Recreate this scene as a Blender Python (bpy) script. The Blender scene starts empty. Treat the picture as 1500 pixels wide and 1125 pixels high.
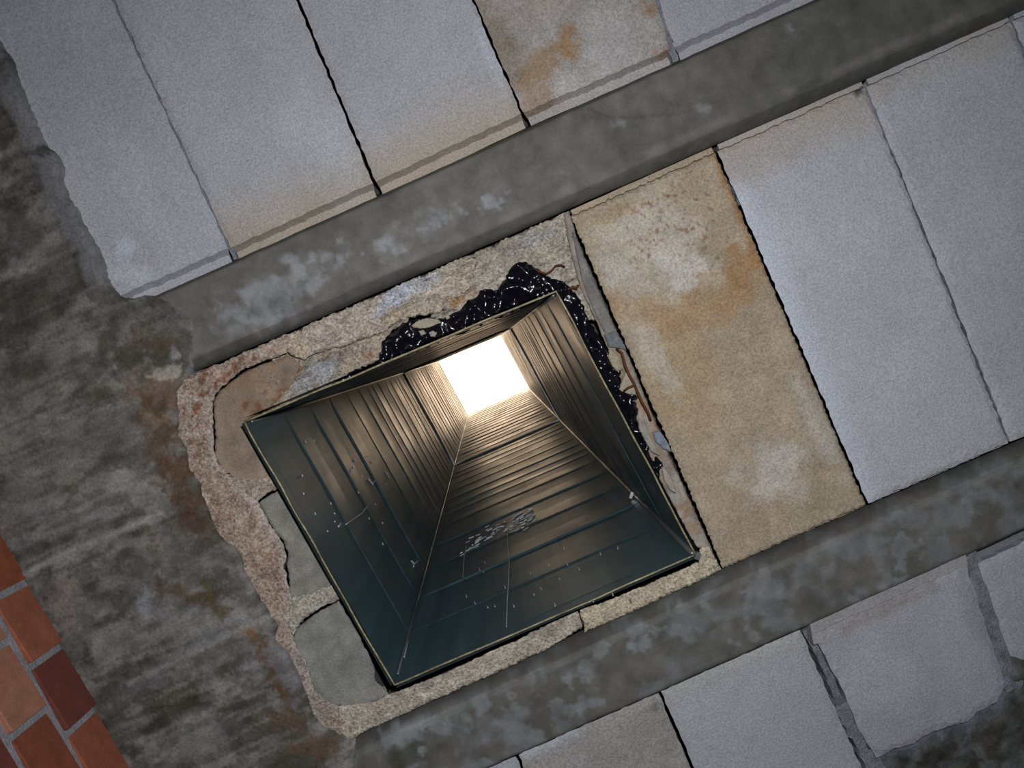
import bpy, math, random
import numpy as np
from mathutils import Vector, Matrix, geometry

# ------------------------------------------------------------------ camera, light, exposure
sc = bpy.context.scene
FPX = 1167.0
ZC = 1.45                    # camera height
Z0 = 2.70                    # ceiling reference level (ledge of the infill blocks)
VPX, VPY = 713.0, 507.0      # where straight up is seen
a = math.radians(24.0)
zc = Vector(((VPX - 750) / FPX, -(VPY - 562.5) / FPX, -1.0)).normalized()
xc = Vector((math.cos(a), math.sin(a), 0)); xc = (xc - zc * xc.dot(zc)).normalized()
yc = zc.cross(xc)
R = Matrix((xc, yc, zc))     # camera axes -> world axes (x along the joists, y across, z up)
cam_data = bpy.data.cameras.new('camera'); cam = bpy.data.objects.new('camera', cam_data)
sc.collection.objects.link(cam)
cam_data.sensor_width = 36; cam_data.lens = 36 * FPX / 1500; cam_data.clip_start = 0.02
M4 = R.to_4x4(); M4.translation = Vector((0, 0, ZC)); cam.matrix_world = M4
sc.camera = cam

w = bpy.data.worlds.new('world'); sc.world = w; w.use_nodes = True
w.node_tree.nodes['Background'].inputs[0].default_value = (0.60, 0.75, 1.0, 1)
w.node_tree.nodes['Background'].inputs[1].default_value = 0.035

def add_light(name, kind, off, energy, color, size=0.02):
    l = bpy.data.lights.new(name, kind); l.energy = energy; l.color = color
    l.shadow_soft_size = size
    if kind == 'SPOT': l.spot_size = math.radians(150); l.spot_blend = 1.0
    o = bpy.data.objects.new(name, l); sc.collection.objects.link(o)
    o.location = Vector((0, 0, ZC)) + R @ Vector(off)
    o.rotation_euler = (R @ Matrix.Rotation(math.radians(-10), 3, Vector((1, 0.9, 0)).normalized())).to_euler()
    return o
flash = add_light('camera_flash', 'SPOT', (0.035, 0.085, 0.0), 44.0, (0.97, 0.98, 1.0), 0.012)

vs = sc.view_settings
vs.view_transform = 'Standard'; vs.look = 'None'; vs.gamma = 1; vs.use_curve_mapping = False
vs.exposure = 0.0

# ------------------------------------------------------------------ helpers
def U(px, py, z):
    """real position at height z (relative to Z0) of a point measured in the photograph"""
    px = np.asarray(px, float); py = np.asarray(py, float)
    dx = (px - 750) / FPX; dy = -(py - 562.5) / FPX
    Rn = np.array(R)
    d = np.stack([dx, dy, -np.ones_like(dx)], -1) @ Rn.T
    t = (Z0 + z - ZC) / d[..., 2]
    return np.stack([d[..., 0] * t, d[..., 1] * t, ZC + d[..., 2] * t], -1)

def _h(ix, iy, s):
    n = (ix.astype(np.int64) * 374761393 + iy.astype(np.int64) * 668265263 + s * 1442695041) & 0xffffffff
    n = ((n ^ (n >> 13)) * 1274126177) & 0xffffffff
    n = (n ^ (n >> 16)) & 0xffffffff
    return n / 4294967295.0
def vn(x, y, s=0):
    x = np.asarray(x, float); y = np.asarray(y, float)
    ix = np.floor(x); iy = np.floor(y); fx = x - ix; fy = y - iy
    fx = fx * fx * (3 - 2 * fx); fy = fy * fy * (3 - 2 * fy)
    A = _h(ix, iy, s); B = _h(ix + 1, iy, s); Cc = _h(ix, iy + 1, s); D = _h(ix + 1, iy + 1, s)
    return (A * (1 - fx) + B * fx) * (1 - fy) + (Cc * (1 - fx) + D * fx) * fy
def fbm(x, y, scale, s=0, o=4):
    v = 0; am = 0.5; t = 0; f = 1.0 / scale
    for i in range(o):
        v = v + am * vn(np.asarray(x) * f + 17.3 * i, np.asarray(y) * f + 9.1 * i, s + i); t += am
        am *= 0.5; f *= 2.03
    return v / t
def ss(e0, e1, x):
    t = np.clip((x - e0) / (e1 - e0), 0, 1); return t * t * (3 - 2 * t)
CA, SA = math.cos(a), math.sin(a)
def along(px, py):  return px * CA - py * SA
def across(px, py): return px * SA + py * CA
def blob(px, py, cx, cy, rx, ry=None, ang=0, n=0.5, s=1, soft=0.5):
    ry = ry or rx; c, q = math.cos(math.radians(ang)), math.sin(math.radians(ang))
    dx = px - cx; dy = py - cy
    u = (dx * c + dy * q) / rx; v = (-dx * q + dy * c) / ry
    d = np.sqrt(u * u + v * v) + n * 2 * (fbm(px, py, max(6, min(rx, ry) * 0.7), s) - 0.5)
    return 1 - ss(1 - soft, 1 + soft * 0.4, d)
def pline(px, py, pts):
    best = np.full(np.shape(px), 1e9)
    for (x0, y0), (x1, y1) in zip(pts[:-1], pts[1:]):
        vx, vy = x1 - x0, y1 - y0; L = vx * vx + vy * vy
        t = np.clip(((px - x0) * vx + (py - y0) * vy) / L, 0, 1)
        best = np.minimum(best, np.hypot(px - x0 - t * vx, py - y0 - t * vy))
    return best
def mix(c, col, m):
    m = np.clip(m, 0, 1)[..., None]; return c * (1 - m) + np.array(col) * m
def flat(px, col): return np.ones(np.shape(px) + (3,)) * np.array(col)

def inside(px, py, poly):
    r = np.zeros(px.shape, bool); n = len(poly)
    for i in range(n):
        x0, y0 = poly[i]; x1, y1 = poly[(i + 1) % n]
        if y0 == y1: continue
        c = ((y0 > py) != (y1 > py)) & (px < (x1 - x0) * (py - y0) / (y1 - y0) + x0)
        r ^= c
    return r

def densify(poly, step, jag, seed):
    rnd = random.Random(seed); out = []
    n = len(poly)
    for i in range(n):
        (x0, y0), (x1, y1) = poly[i], poly[(i + 1) % n]
        L = math.hypot(x1 - x0, y1 - y0); k = max(1, int(round(L / step)))
        nx, ny = (-(y1 - y0) / L, (x1 - x0) / L) if L else (0, 0)
        for j in range(k):
            t = j / k; d = (rnd.random() - 0.5) * 2 * jag
            if j == 0: d *= 0.5
            out.append((x0 + (x1 - x0) * t + nx * d, y0 + (y1 - y0) * t + ny * d))
    return out

def sheet_data(poly, z, step=8, zf=None, jag=0.0, seed=1, thick=0.08, topmap=None, round_=0.0, under=0.0):
    P = densify(poly, step, jag, seed)
    P = np.array(P)
    x0, y0 = P.min(0); x1, y1 = P.max(0)
    gx, gy = np.meshgrid(np.arange(x0, x1, step), np.arange(y0, y1, step * 0.87))
    gx = gx + (np.arange(gx.shape[0]) % 2)[:, None] * step * 0.5
    rng = np.random.RandomState(seed)
    gx = (gx + rng.uniform(-.15, .15, gx.shape) * step).ravel(); gy = (gy + rng.uniform(-.15, .15, gy.shape) * step).ravel()
    m = inside(gx, gy, P.tolist()); gx = gx[m]; gy = gy[m]
    if len(gx):
        dm = np.full(len(gx), 1e9)
        for p in P: dm = np.minimum(dm, (gx - p[0]) ** 2 + (gy - p[1]) ** 2)
        k = dm > (0.55 * step) ** 2; gx = gx[k]; gy = gy[k]
    pts = [Vector(p) for p in P.tolist()] + [Vector((x, y)) for x, y in zip(gx.tolist(), gy.tolist())]
    n = len(P)
    r = geometry.delaunay_2d_cdt(pts, [(i, (i + 1) % n) for i in range(n)], [], 1, 1e-4)
    V = np.array([tuple(v) for v in r[0]]); F = [tuple(f) for f in r[2]]
    # orientation: downwards
    W = U(V[:, 0], V[:, 1], z)
    dz = np.zeros(len(V))
    if zf is not None: dz = dz + zf(V[:, 0], V[:, 1])
    if round_ > 0:                       # worn edge: surface curls up close to the outline
        dm = np.full(len(V), 1e9)
        for p in P: dm = np.minimum(dm, (V[:, 0] - p[0]) ** 2 + (V[:, 1] - p[1]) ** 2)
        dz = dz + round_ * (1 - np.clip(np.sqrt(dm) / (step * 1.2), 0, 1)) ** 2
    # displace along the view-neutral vertical
    W[:, 2] += dz
    a0 = W[[f[0] for f in F]]; b0 = W[[f[1] for f in F]]; c0 = W[[f[2] for f in F]]
    nz = np.cross(b0 - a0, c0 - a0)[:, 2]
    F = [f if nz[i] < 0 else f[::-1] for i, f in enumerate(F)]
    ec = {}
    for f in F:
        for i in range(3):
            e = (f[i], f[(i + 1) % 3]); ec[e] = 1
    be = [e for e in ec if (e[1], e[0]) not in ec]
    bv = sorted({i for e in be for i in e}); idx = {v: len(V) + k for k, v in enumerate(bv)}
    bx = V[bv, 0]; by = V[bv, 1]
    if topmap is not None: bx, by = topmap(bx, by)
    if under and max(bv) < n:            # broken edges run back under the face
        nx_ = np.roll(P, -1, 0) - np.roll(P, 1, 0); nn = np.stack([-nx_[:, 1], nx_[:, 0]], 1)
        nn /= np.maximum(np.linalg.norm(nn, axis=1), 1e-6)[:, None]
        ar = np.sum(P[:, 0] * np.roll(P[:, 1], -1) - np.roll(P[:, 0], -1) * P[:, 1])
        if ar < 0: nn = -nn
        bx = bx + nn[bv, 0] * under; by = by + nn[bv, 1] * under
    T = U(bx, by, z); T[:, 2] = Z0 + z + thick
    if topmap is not None: T = U(bx, by, z + thick)
    W2 = np.vstack([W, T]); V2 = np.vstack([V, V[bv]])
    side = [(e[1], e[0], idx[e[0]], idx[e[1]]) for e in be]
    return W2, V2, F + side

LINKED = sc.collection.objects
def link(name, me, parent=None):
    o = bpy.data.objects.new(name, me); LINKED.link(o)
    if parent is not None: o.parent = parent
    return o
def tag(o, label=None, cat=None, group=None, kind=None):
    if label: o['label'] = label
    if cat: o['category'] = cat
    if group: o['group'] = group
    if kind: o['kind'] = kind
    return o
def empty(name, loc, label=None, cat=None, kind=None, group=None):
    o = bpy.data.objects.new(name, None); LINKED.link(o); o.location = loc; o.empty_display_size = 0.05
    bpy.context.view_layer.update()
    return tag(o, label, cat, group, kind)
def make(name, parts, mat, parent=None, cf=None, smooth=False):
    """parts: list of (world verts, px coords, faces) joined into one mesh"""
    off = 0; Vs = []; Ps = []; Fs = []
    for W, V, F in parts:
        Vs.append(W); Ps.append(V); Fs += [tuple(i + off for i in f) for f in F]; off += len(W)
    W = np.vstack(Vs); V = np.vstack(Ps)
    org = np.array(parent.location) if parent is not None else np.zeros(3)
    cen = W.mean(0) if parent is None else org
    me = bpy.data.meshes.new(name); me.from_pydata((W - cen).tolist(), [], Fs)
    if cf is not None:
        col = cf(V[:, 0], V[:, 1]); col = np.clip(col, 0, 1)
        at = me.color_attributes.new('tint', 'FLOAT_COLOR', 'POINT')
        at.data.foreach_set('color', np.hstack([col, np.ones((len(col), 1))]).ravel())
    me.materials.append(mat)
    if smooth: me.polygons.foreach_set('use_smooth', [True] * len(me.polygons))
    me.update()
    o = link(name, me, parent)
    if parent is None: o.location = cen
    return o
def sheet(name, poly, z, mat, cf=None, parent=None, smooth=False, **k):
    return make(name, [sheet_data(poly, z, **k)], mat, parent, cf, smooth)

def box_data(c8):
    F = [(0, 3, 2, 1), (4, 5, 6, 7), (0, 1, 5, 4), (1, 2, 6, 5), (2, 3, 7, 6), (3, 0, 4, 7)]
    W = np.array(c8, float); return (W, W[:, :2] * 0, F)
def tube_data(pts, r, seg=6, taper=None):
    pts = [Vector(p) for p in pts]; W = []; F = []
    for i, p in enumerate(pts):
        t = (pts[min(i + 1, len(pts) - 1)] - pts[max(i - 1, 0)]).normalized()
        u = t.cross(Vector((0.3, 0.2, 1))).normalized(); v = t.cross(u)
        rr = r * (taper[i] if taper else 1)
        for k in range(seg):
            an = 2 * math.pi * k / seg; W.append(p + u * math.cos(an) * rr + v * math.sin(an) * rr)
    for i in range(len(pts) - 1):
        for k in range(seg):
            a_, b_ = i * seg + k, i * seg + (k + 1) % seg
            F.append((a_, b_, b_ + seg, a_ + seg))
    F.append(tuple(range(seg))[::-1]); F.append(tuple((len(pts) - 1) * seg + k for k in range(seg)))
    W = np.array([tuple(v) for v in W]); return (W, W[:, :2] * 0, F)

# ------------------------------------------------------------------ materials
def nt(name):
    m = bpy.data.materials.new(name); m.use_nodes = True
    n = m.node_tree.nodes; l = m.node_tree.links
    return m, n, l, n['Principled BSDF']
def grainy(name, base=None, grain=450, gamt=0.35, mott=45, mamt=0.35, rough=0.9, bump=0.25, bdist=0.002,
           pores=0, pore_amt=0.5, spec=0.25, stretch=(1, 1, 1)):
    m, n, l, bs = nt(name)
    tc = n.new('ShaderNodeNewGeometry')
    mp = n.new('ShaderNodeMapping'); mp.inputs['Scale'].default_value = stretch
    l.new(tc.outputs['Position'], mp.inputs['Vector'])
    if base is None:
        at = n.new('ShaderNodeAttribute'); at.attribute_name = 'tint'; col = at.outputs['Color']
    else:
        rg = n.new('ShaderNodeRGB'); rg.outputs[0].default_value = (*base, 1); col = rg.outputs[0]
    def noise(scale, detail, vec=None):
        q = n.new('ShaderNodeTexNoise'); q.inputs['Scale'].default_value = scale; q.inputs['Detail'].default_value = detail
        q.inputs['Roughness'].default_value = 0.6
        l.new(vec or tc.outputs['Position'], q.inputs['Vector']); return q.outputs['Fac']
    def scale(fac, amt):
        r = n.new('ShaderNodeMapRange'); r.inputs['From Min'].default_value = 0.25; r.inputs['From Max'].default_value = 0.75
        r.inputs['To Min'].default_value = 1 - amt; r.inputs['To Max'].default_value = 1 + amt
        l.new(fac, r.inputs['Value']); return r.outputs['Result']
    def mul(c, f):
        v = n.new('ShaderNodeVectorMath'); v.operation = 'SCALE'; l.new(c, v.inputs[0]); l.new(f, v.inputs['Scale']); return v.outputs['Vector']
    g = noise(grain, 3); mo = noise(mott, 8, mp.outputs['Vector'])
    c = mul(mul(col, scale(g, gamt)), scale(mo, mamt))
    if pores:
        vo = n.new('ShaderNodeTexVoronoi'); vo.inputs['Scale'].default_value = pores; vo.inputs['Randomness'].default_value = 1
        l.new(tc.outputs['Position'], vo.inputs['Vector'])
        gate = noise(pores * 0.15, 2)
        add = n.new('ShaderNodeMath'); add.operation = 'MULTIPLY'; l.new(gate, add.inputs[0]); add.inputs[1].default_value = 0.5
        r = n.new('ShaderNodeMapRange'); r.inputs['To Min'].default_value = 1 - pore_amt; r.inputs['To Max'].default_value = 1
        r.inputs['From Min'].default_value = 0.0
        l.new(add.outputs[0], r.inputs['From Max']); l.new(vo.outputs['Distance'], r.inputs['Value'])
        c = mul(c, r.outputs['Result'])
    l.new(c, bs.inputs['Base Color'])
    bs.inputs['Roughness'].default_value = rough; bs.inputs['Specular IOR Level'].default_value = spec
    if bump:
        ad = n.new('ShaderNodeMath'); ad.operation = 'MULTIPLY_ADD'; l.new(mo, ad.inputs[0]); ad.inputs[1].default_value = 1.5; l.new(g, ad.inputs[2])
        b = n.new('ShaderNodeBump'); b.inputs['Strength'].default_value = bump; b.inputs['Distance'].default_value = bdist
        l.new(ad.outputs[0], b.inputs['Height']); l.new(b.outputs['Normal'], bs.inputs['Normal'])
    return m

M_block = grainy('aerated_block', grain=330, gamt=0.30, mott=14, mamt=0.07, bump=0.5, bdist=0.002, pores=170, pore_amt=0.2)
M_stained = grainy('stained_block', grain=300, gamt=0.36, mott=30, mamt=0.16, bump=0.5, bdist=0.002, pores=130, pore_amt=0.35)
M_joist = grainy('joist_concrete', grain=300, gamt=0.10, mott=34, mamt=0.34, bump=0.3, bdist=0.0015, rough=0.75)
M_conc = grainy('cast_concrete', grain=230, gamt=0.28, mott=30, mamt=0.34, bump=0.6, bdist=0.002, rough=0.7, stretch=(1, 1.2, 1), pores=60, pore_amt=0.25)
M_mortar = grainy('crumbly_mortar', grain=240, gamt=0.55, mott=60, mamt=0.35, bump=0.8, bdist=0.004, pores=130, pore_amt=0.6)
M_panel = grainy('sandy_infill', grain=330, gamt=0.22, mott=40, mamt=0.25, bump=0.5, bdist=0.003, pores=200, pore_amt=0.35)
M_joint = grainy('joint_mortar', base=(0.24, 0.25, 0.28), grain=300, gamt=0.3, mott=60, mamt=0.35, bump=0.8, bdist=0.004)
M_dark = grainy('dark_backing', base=(0.06, 0.058, 0.055), grain=200, gamt=0.3, bump=0.4)
M_brick = grainy('red_brick', grain=300, gamt=0.14, mott=40, mamt=0.22, bump=0.35, bdist=0.002, rough=0.85, stretch=(3, 1, 1))
M_wallmortar = grainy('wall_mortar', base=(0.36, 0.36, 0.39), grain=240, gamt=0.2, mott=40, mamt=0.25, bump=0.6, bdist=0.004)
M_floor = grainy('floor_screed', base=(0.16, 0.155, 0.15), grain=80, gamt=0.2, mott=5, mamt=0.3, bump=0.3)
M_rust = grainy('rusty_wire', base=(0.13, 0.045, 0.022), grain=500, gamt=0.5, bump=0.5)
M_cream = grainy('cream_flake', grain=400, gamt=0.2, mott=90, mamt=0.3, bump=0.6)

# bitumen
M_tar, n, l, bs = nt('black_bitumen')
bs.inputs['Base Color'].default_value = (0.006, 0.005, 0.009, 1); bs.inputs['Roughness'].default_value = 0.2
bs.inputs['Specular IOR Level'].default_value = 0.4
g_ = n.new('ShaderNodeNewGeometry'); q = n.new('ShaderNodeTexNoise'); q.inputs['Scale'].default_value = 24; q.inputs['Detail'].default_value = 2
q.inputs['Distortion'].default_value = 0.8
l.new(g_.outputs['Position'], q.inputs['Vector']); b = n.new('ShaderNodeBump'); b.inputs['Strength'].default_value = 0.5; b.inputs['Distance'].default_value = 0.008
l.new(q.outputs['Fac'], b.inputs['Height']); l.new(b.outputs['Normal'], bs.inputs['Normal'])

# galvanised sheet
def metal(name, base, rough, metallic=1.0, dirt=0.5):
    m, n, l, bs = nt(name)
    g_ = n.new('ShaderNodeNewGeometry')
    mp = n.new('ShaderNodeMapping'); mp.inputs['Scale'].default_value = (1, 1, 0.06); l.new(g_.outputs['Position'], mp.inputs['Vector'])
    q = n.new('ShaderNodeTexNoise'); q.inputs['Scale'].default_value = 45; q.inputs['Detail'].default_value = 7; l.new(mp.outputs[0], q.inputs['Vector'])
    q2 = n.new('ShaderNodeTexNoise'); q2.inputs['Scale'].default_value = 7; q2.inputs['Detail'].default_value = 6; l.new(g_.outputs['Position'], q2.inputs['Vector'])
    r = n.new('ShaderNodeMapRange'); r.inputs['From Min'].default_value = 0.3; r.inputs['From Max'].default_value = 0.7
    r.inputs['To Min'].default_value = 1 - dirt; r.inputs['To Max'].default_value = 1.0; l.new(q.outputs['Fac'], r.inputs['Value'])
    v = n.new('ShaderNodeVectorMath'); v.operation = 'SCALE'; v.inputs[0].default_value = base; l.new(r.outputs[0], v.inputs['Scale'])
    l.new(v.outputs[0], bs.inputs['Base Color'])
    r2 = n.new('ShaderNodeMapRange'); r2.inputs['From Min'].default_value = 0.3; r2.inputs['From Max'].default_value = 0.7
    r2.inputs['To Min'].default_value = rough - 0.07; r2.inputs['To Max'].default_value = rough + 0.1; l.new(q2.outputs['Fac'], r2.inputs['Value'])
    l.new(r2.outputs[0], bs.inputs['Roughness']); bs.inputs['Metallic'].default_value = metallic
    b = n.new('ShaderNodeBump'); b.inputs['Strength'].default_value = 0.15; b.inputs['Distance'].default_value = 0.002
    l.new(q2.outputs['Fac'], b.inputs['Height']); l.new(b.outputs['Normal'], bs.inputs['Normal'])
    return m
M_metal = metal('galvanised_sheet', (0.105, 0.185, 0.212), 0.38, 0.30, 0.35)
M_seam = metal('seam_metal', (0.40, 0.41, 0.40), 0.4, 0.85, 0.3)
M_rim = grainy('rusty_cut_edge', base=(0.30, 0.25, 0.14), grain=200, gamt=0.5, mott=25, mamt=0.6, rough=0.5, bump=0.3, spec=0.6)
M_scuff = grainy('scuffed_zinc', base=(0.62, 0.64, 0.66), grain=300, gamt=0.4, bump=0.4)
M_sky, n, l, bs = nt('daylit_rooflight')
bs.inputs['Base Color'].default_value = (0.9, 0.9, 0.88, 1)
bs.inputs['Emission Color'].default_value = (1.0, 0.70, 0.46, 1); bs.inputs['Emission Strength'].default_value = 5.0

# ------------------------------------------------------------------ colours of the surfaces
G_BLOCK = (0.45, 0.455, 0.485)
def bc(tan=0.0, seed=3, base=G_BLOCK, extra=None, edges=None):
    def f(px, py):
        c = flat(px, base)
        c = c * (0.93 + 0.14 * fbm(px, py, 120, seed))[..., None]
        if edges:
            for pts, wdt, amt in edges:
                d = pline(px, py, pts) + 40 * (fbm(px, py, 60, seed + 5) - 0.5)
                c = mix(c, (0.42, 0.36, 0.285), 1.15 * amt * (1 - ss(0, wdt, d)))
        if extra: c = extra(c, px, py)
        return c
    return f

# ------------------------------------------------------------------ joist lines (photograph measurements)
def yA_up(x):  return 382 - (x - 345) * 0.4500
def yA_lo(x):  return 553 - (x - 268) * 0.4365
def yB_up(x):  return 832 - (x - 1060) * 0.4290 if x > 1060 else 832 - (x - 1060) * 0.4500
def yB_lo(x):  return 922 - (x - 1172) * 0.4450

# ------------------------------------------------------------------ ceiling: structural backing
D = {'TL': (359, 618), 'TR': (814, 428), 'BR': (1018, 812), 'BL': (578, 1003)}
ZRIM = -0.065
rim = {k: U(v[0], v[1], ZRIM) for k, v in D.items()}
ctr = sum(rim.values()) / 4
ceiling = empty('ceiling', (0, 0, Z0 + 0.08), kind='structure')
def slab_parts():
    hole = [rim[k] for k in ('TL', 'TR', 'BR', 'BL')]
    hole = [np.array([ctr[0] + (h[0] - ctr[0]) * 1.10, ctr[1] + (h[1] - ctr[1]) * 1.10]) for h in hole]
    # order in world: go round and join to an outer rectangle
    outer = [np.array(p) for p in ((-1.9, -1.5), (1.9, -1.5), (1.9, 1.5), (-1.9, 1.5))]
    W = []; F = []
    for z in (Z0 + 0.08, Z0 + 0.2):
        for p in outer: W.append((p[0], p[1], z))
        for p in hole: W.append((p[0], p[1], z))
    for i in range(4):
        j = (i + 1) % 4
        F.append((i, 4 + i, 4 + j, j)); F.append((8 + i, 8 + j, 12 + j, 12 + i))
        F.append((i, j, 8 + j, 8 + i)); F.append((4 + i, 12 + i, 12 + j, 4 + j))
    W = np.array(W); return (W, W[:, :2] * 0, F)
make('slab', [slab_parts()], M_dark, ceiling)

# ------------------------------------------------------------------ infill blocks
LEDGE = 10; CH = 7
def block(q, cf, mat=None, seed=1, zoff=0.0, step=9, jag=1.3, ends=(1, 1), chf=1.0, label=None, raw=None, name='infill_block'):
    """q: corners TL, TR, BR, BL (ends lie on the TL-TR and BL-BR edges)"""
    TL, TR, BR, BL = [np.array(p, float) for p in q]
    def ins(A, B, d):
        v = (B - A); return A + v / np.linalg.norm(v) * d
    CH_ = CH * chf; i0 = (LEDGE + CH_) * ends[0]; i1 = (LEDGE + CH_) * ends[1]
    body = [ins(TL, BL, i0), ins(TR, BR, i0), ins(BR, TR, i1), ins(BL, TL, i1)]
    if raw is not None: body = [np.array(p, float) for p in raw]
    u = ((BL - TL) + (BR - TR)); u /= np.linalg.norm(u)
    mid = (TL + TR + BL + BR) / 4; half = np.dot((BL + BR) / 2 - mid, u)
    def tm(x, y):
        s_ = (x - mid[0]) * u[0] + (y - mid[1]) * u[1]
        k = np.where(s_ > half - 40, CH_ * ends[1], 0) + np.where(s_ < -half + 40, -CH_ * ends[0], 0)
        return x + k * u[0], y + k * u[1]
    zb = -0.022 + zoff
    rr = lambda x, y: 0.0012 * (fbm(x, y, 60, seed) - 0.5)
    A = sheet_data([tuple(p) for p in body], zb, step=step, jag=jag, seed=seed, thick=-zb + 0.001, topmap=tm if raw is None else None, zf=rr, round_=0.003, under=2.5)
    parts = [A]
    if raw is None:
        B = sheet_data([tuple(p) for p in (ins(TL, TR, 2.5), ins(TR, TL, 2.5), ins(BR, BL, 2.5), ins(BL, BR, 2.5))], 0.0, step=30, jag=0.4, seed=seed + 7, thick=0.03, under=6)
    else:
        B = sheet_data([tuple(p) for p in raw], 0.0, step=30, jag=0, seed=seed + 7, thick=0.08)
    parts.append(B)
    o = make(name, parts, mat or M_block, ceiling, cf)
    if label: o['label'] = label
    return o
def line_x(p0, p1, y): return p0[0] + (p1[0] - p0[0]) * (y - p0[1]) / (p1[1] - p0[1])
g = 1.6   # half joint width in px

# row 1 : above joist A ; joints as (top point, bottom point)
j1 = ((165, 0), (345, 384)); j2 = ((436, 0), (557, 288)); j3 = ((694, 0), (774, 186)); j4 = ((962, 0), (991, 92))
dv = np.array([math.sin(a), math.cos(a)])          # along a block, downwards in the photo
def up(p, L=575): return (p[0] - dv[0] * L, p[1] - dv[1] * L)
def ext(j, L=575):
    v = np.array(j[1], float) - np.array(j[0], float); v /= np.linalg.norm(v)
    return tuple(np.array(j[1]) - v * L)
def row1(jl, jr, cf, gl=g, gr=g, **k):
    a0 = ext(jl); b0 = ext(jr)
    return block([(a0[0] + gl, a0[1]), (b0[0] - gr, b0[1]), (jr[1][0] - gr, jr[1][1] + gr * .45), (jl[1][0] + gl, jl[1][1] - gl * .45)], cf, chf=1.9, **k)
j0 = ((-100, 0), (95, 492))
jm = ((-330, 0), (-150, 590))
jn5 = ((1200, -20), (1215, -4)); jn5 = ((1085, -270), (1203, -4)); jn6 = ((1295, -380), (1420, -102))
def x1(c, px, py):
    c = mix(c, (0.50, 0.55, 0.62), 0.35 * blob(px, py, 200, 270, 30, 110, -27, s=4))
    c = mix(c, (0.60, 0.66, 0.74), 0.75 * blob(px, py, 183, 362, 14, 22, 0, s=5))
    c = mix(c, (0.60, 0.66, 0.74), 0.5 * blob(px, py, 195, 405, 30, 18, 0, s=6))
    c = mix(c, (0.36, 0.42, 0.50), 0.6 * (1 - ss(0, 14, pline(px, py, [(165, 0), (345, 384)]))))
    return c
row1(j0, j1, bc(seed=11, extra=x1), seed=21, zoff=0.002)
def x2(c, px, py):
    return mix(c, (0.56, 0.58, 0.64), 0.35 * blob(px, py, 470, 200, 50, 110, -25, s=7))
row1(j1, j2, bc(seed=12, edges=[([(350, 378), (555, 285)], 120, 0.75)], extra=x2), seed=22, gr=2.2)
def x3(c, px, py):
    return mix(c, (0.60, 0.64, 0.72), 0.5 * blob(px, py, 720, 80, 14, 55, -22, s=8))
row1(j2, j3, bc(seed=13, edges=[([(560, 280), (775, 185)], 130, 0.8)], extra=x3), seed=23, gl=2.2)
def x4(c, px, py):
    c = mix(c, (0.35, 0.29, 0.22), 0.55 * fbm(px, py, 110, 90) + 0.2)
    c = mix(c, (0.25, 0.20, 0.15), 0.7 * blob(px, py, 735, 70, 34, 90, -24, s=9))
    c = mix(c, (0.33, 0.19, 0.08), 0.8 * blob(px, py, 832, 62, 20, 26, 0, s=10, n=0.8))
    c = mix(c, (0.34, 0.21, 0.10), 0.7 * blob(px, py, 790, 95, 34, 26, -40, s=11, n=0.8))
    c = mix(c, (0.34, 0.22, 0.12), 0.6 * blob(px, py, 790, 150, 26, 30, 0, s=12, n=0.8))
    c = mix(c, (0.34, 0.19, 0.08), 0.7 * blob(px, py, 955, 12, 22, 12, 0, s=13, n=0.9))
    c = mix(c, (0.28, 0.16, 0.08), 0.7 * blob(px, py, 975, 80, 26, 12, -25, s=14, n=0.9))
    c = mix(c, (0.52, 0.49, 0.46), 0.7 * blob(px, py, 835, 125, 26, 22, 0, s=15))
    c = mix(c, (0.46, 0.44, 0.44), 0.6 * blob(px, py, 890, 60, 45, 60, -20, s=16))
    return c
row1(j3, j4, bc(seed=14, extra=x4), mat=M_stained, seed=24, label='infill block stained brown and rust orange above the upper joist')
row1(j4, jn5, bc(seed=15, base=(0.39, 0.385, 0.42)), seed=25, zoff=0.003, gl=4)
row1(jn5, jn6, bc(seed=16), seed=26)
row1(jm, j0, bc(seed=17), seed=27)

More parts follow.
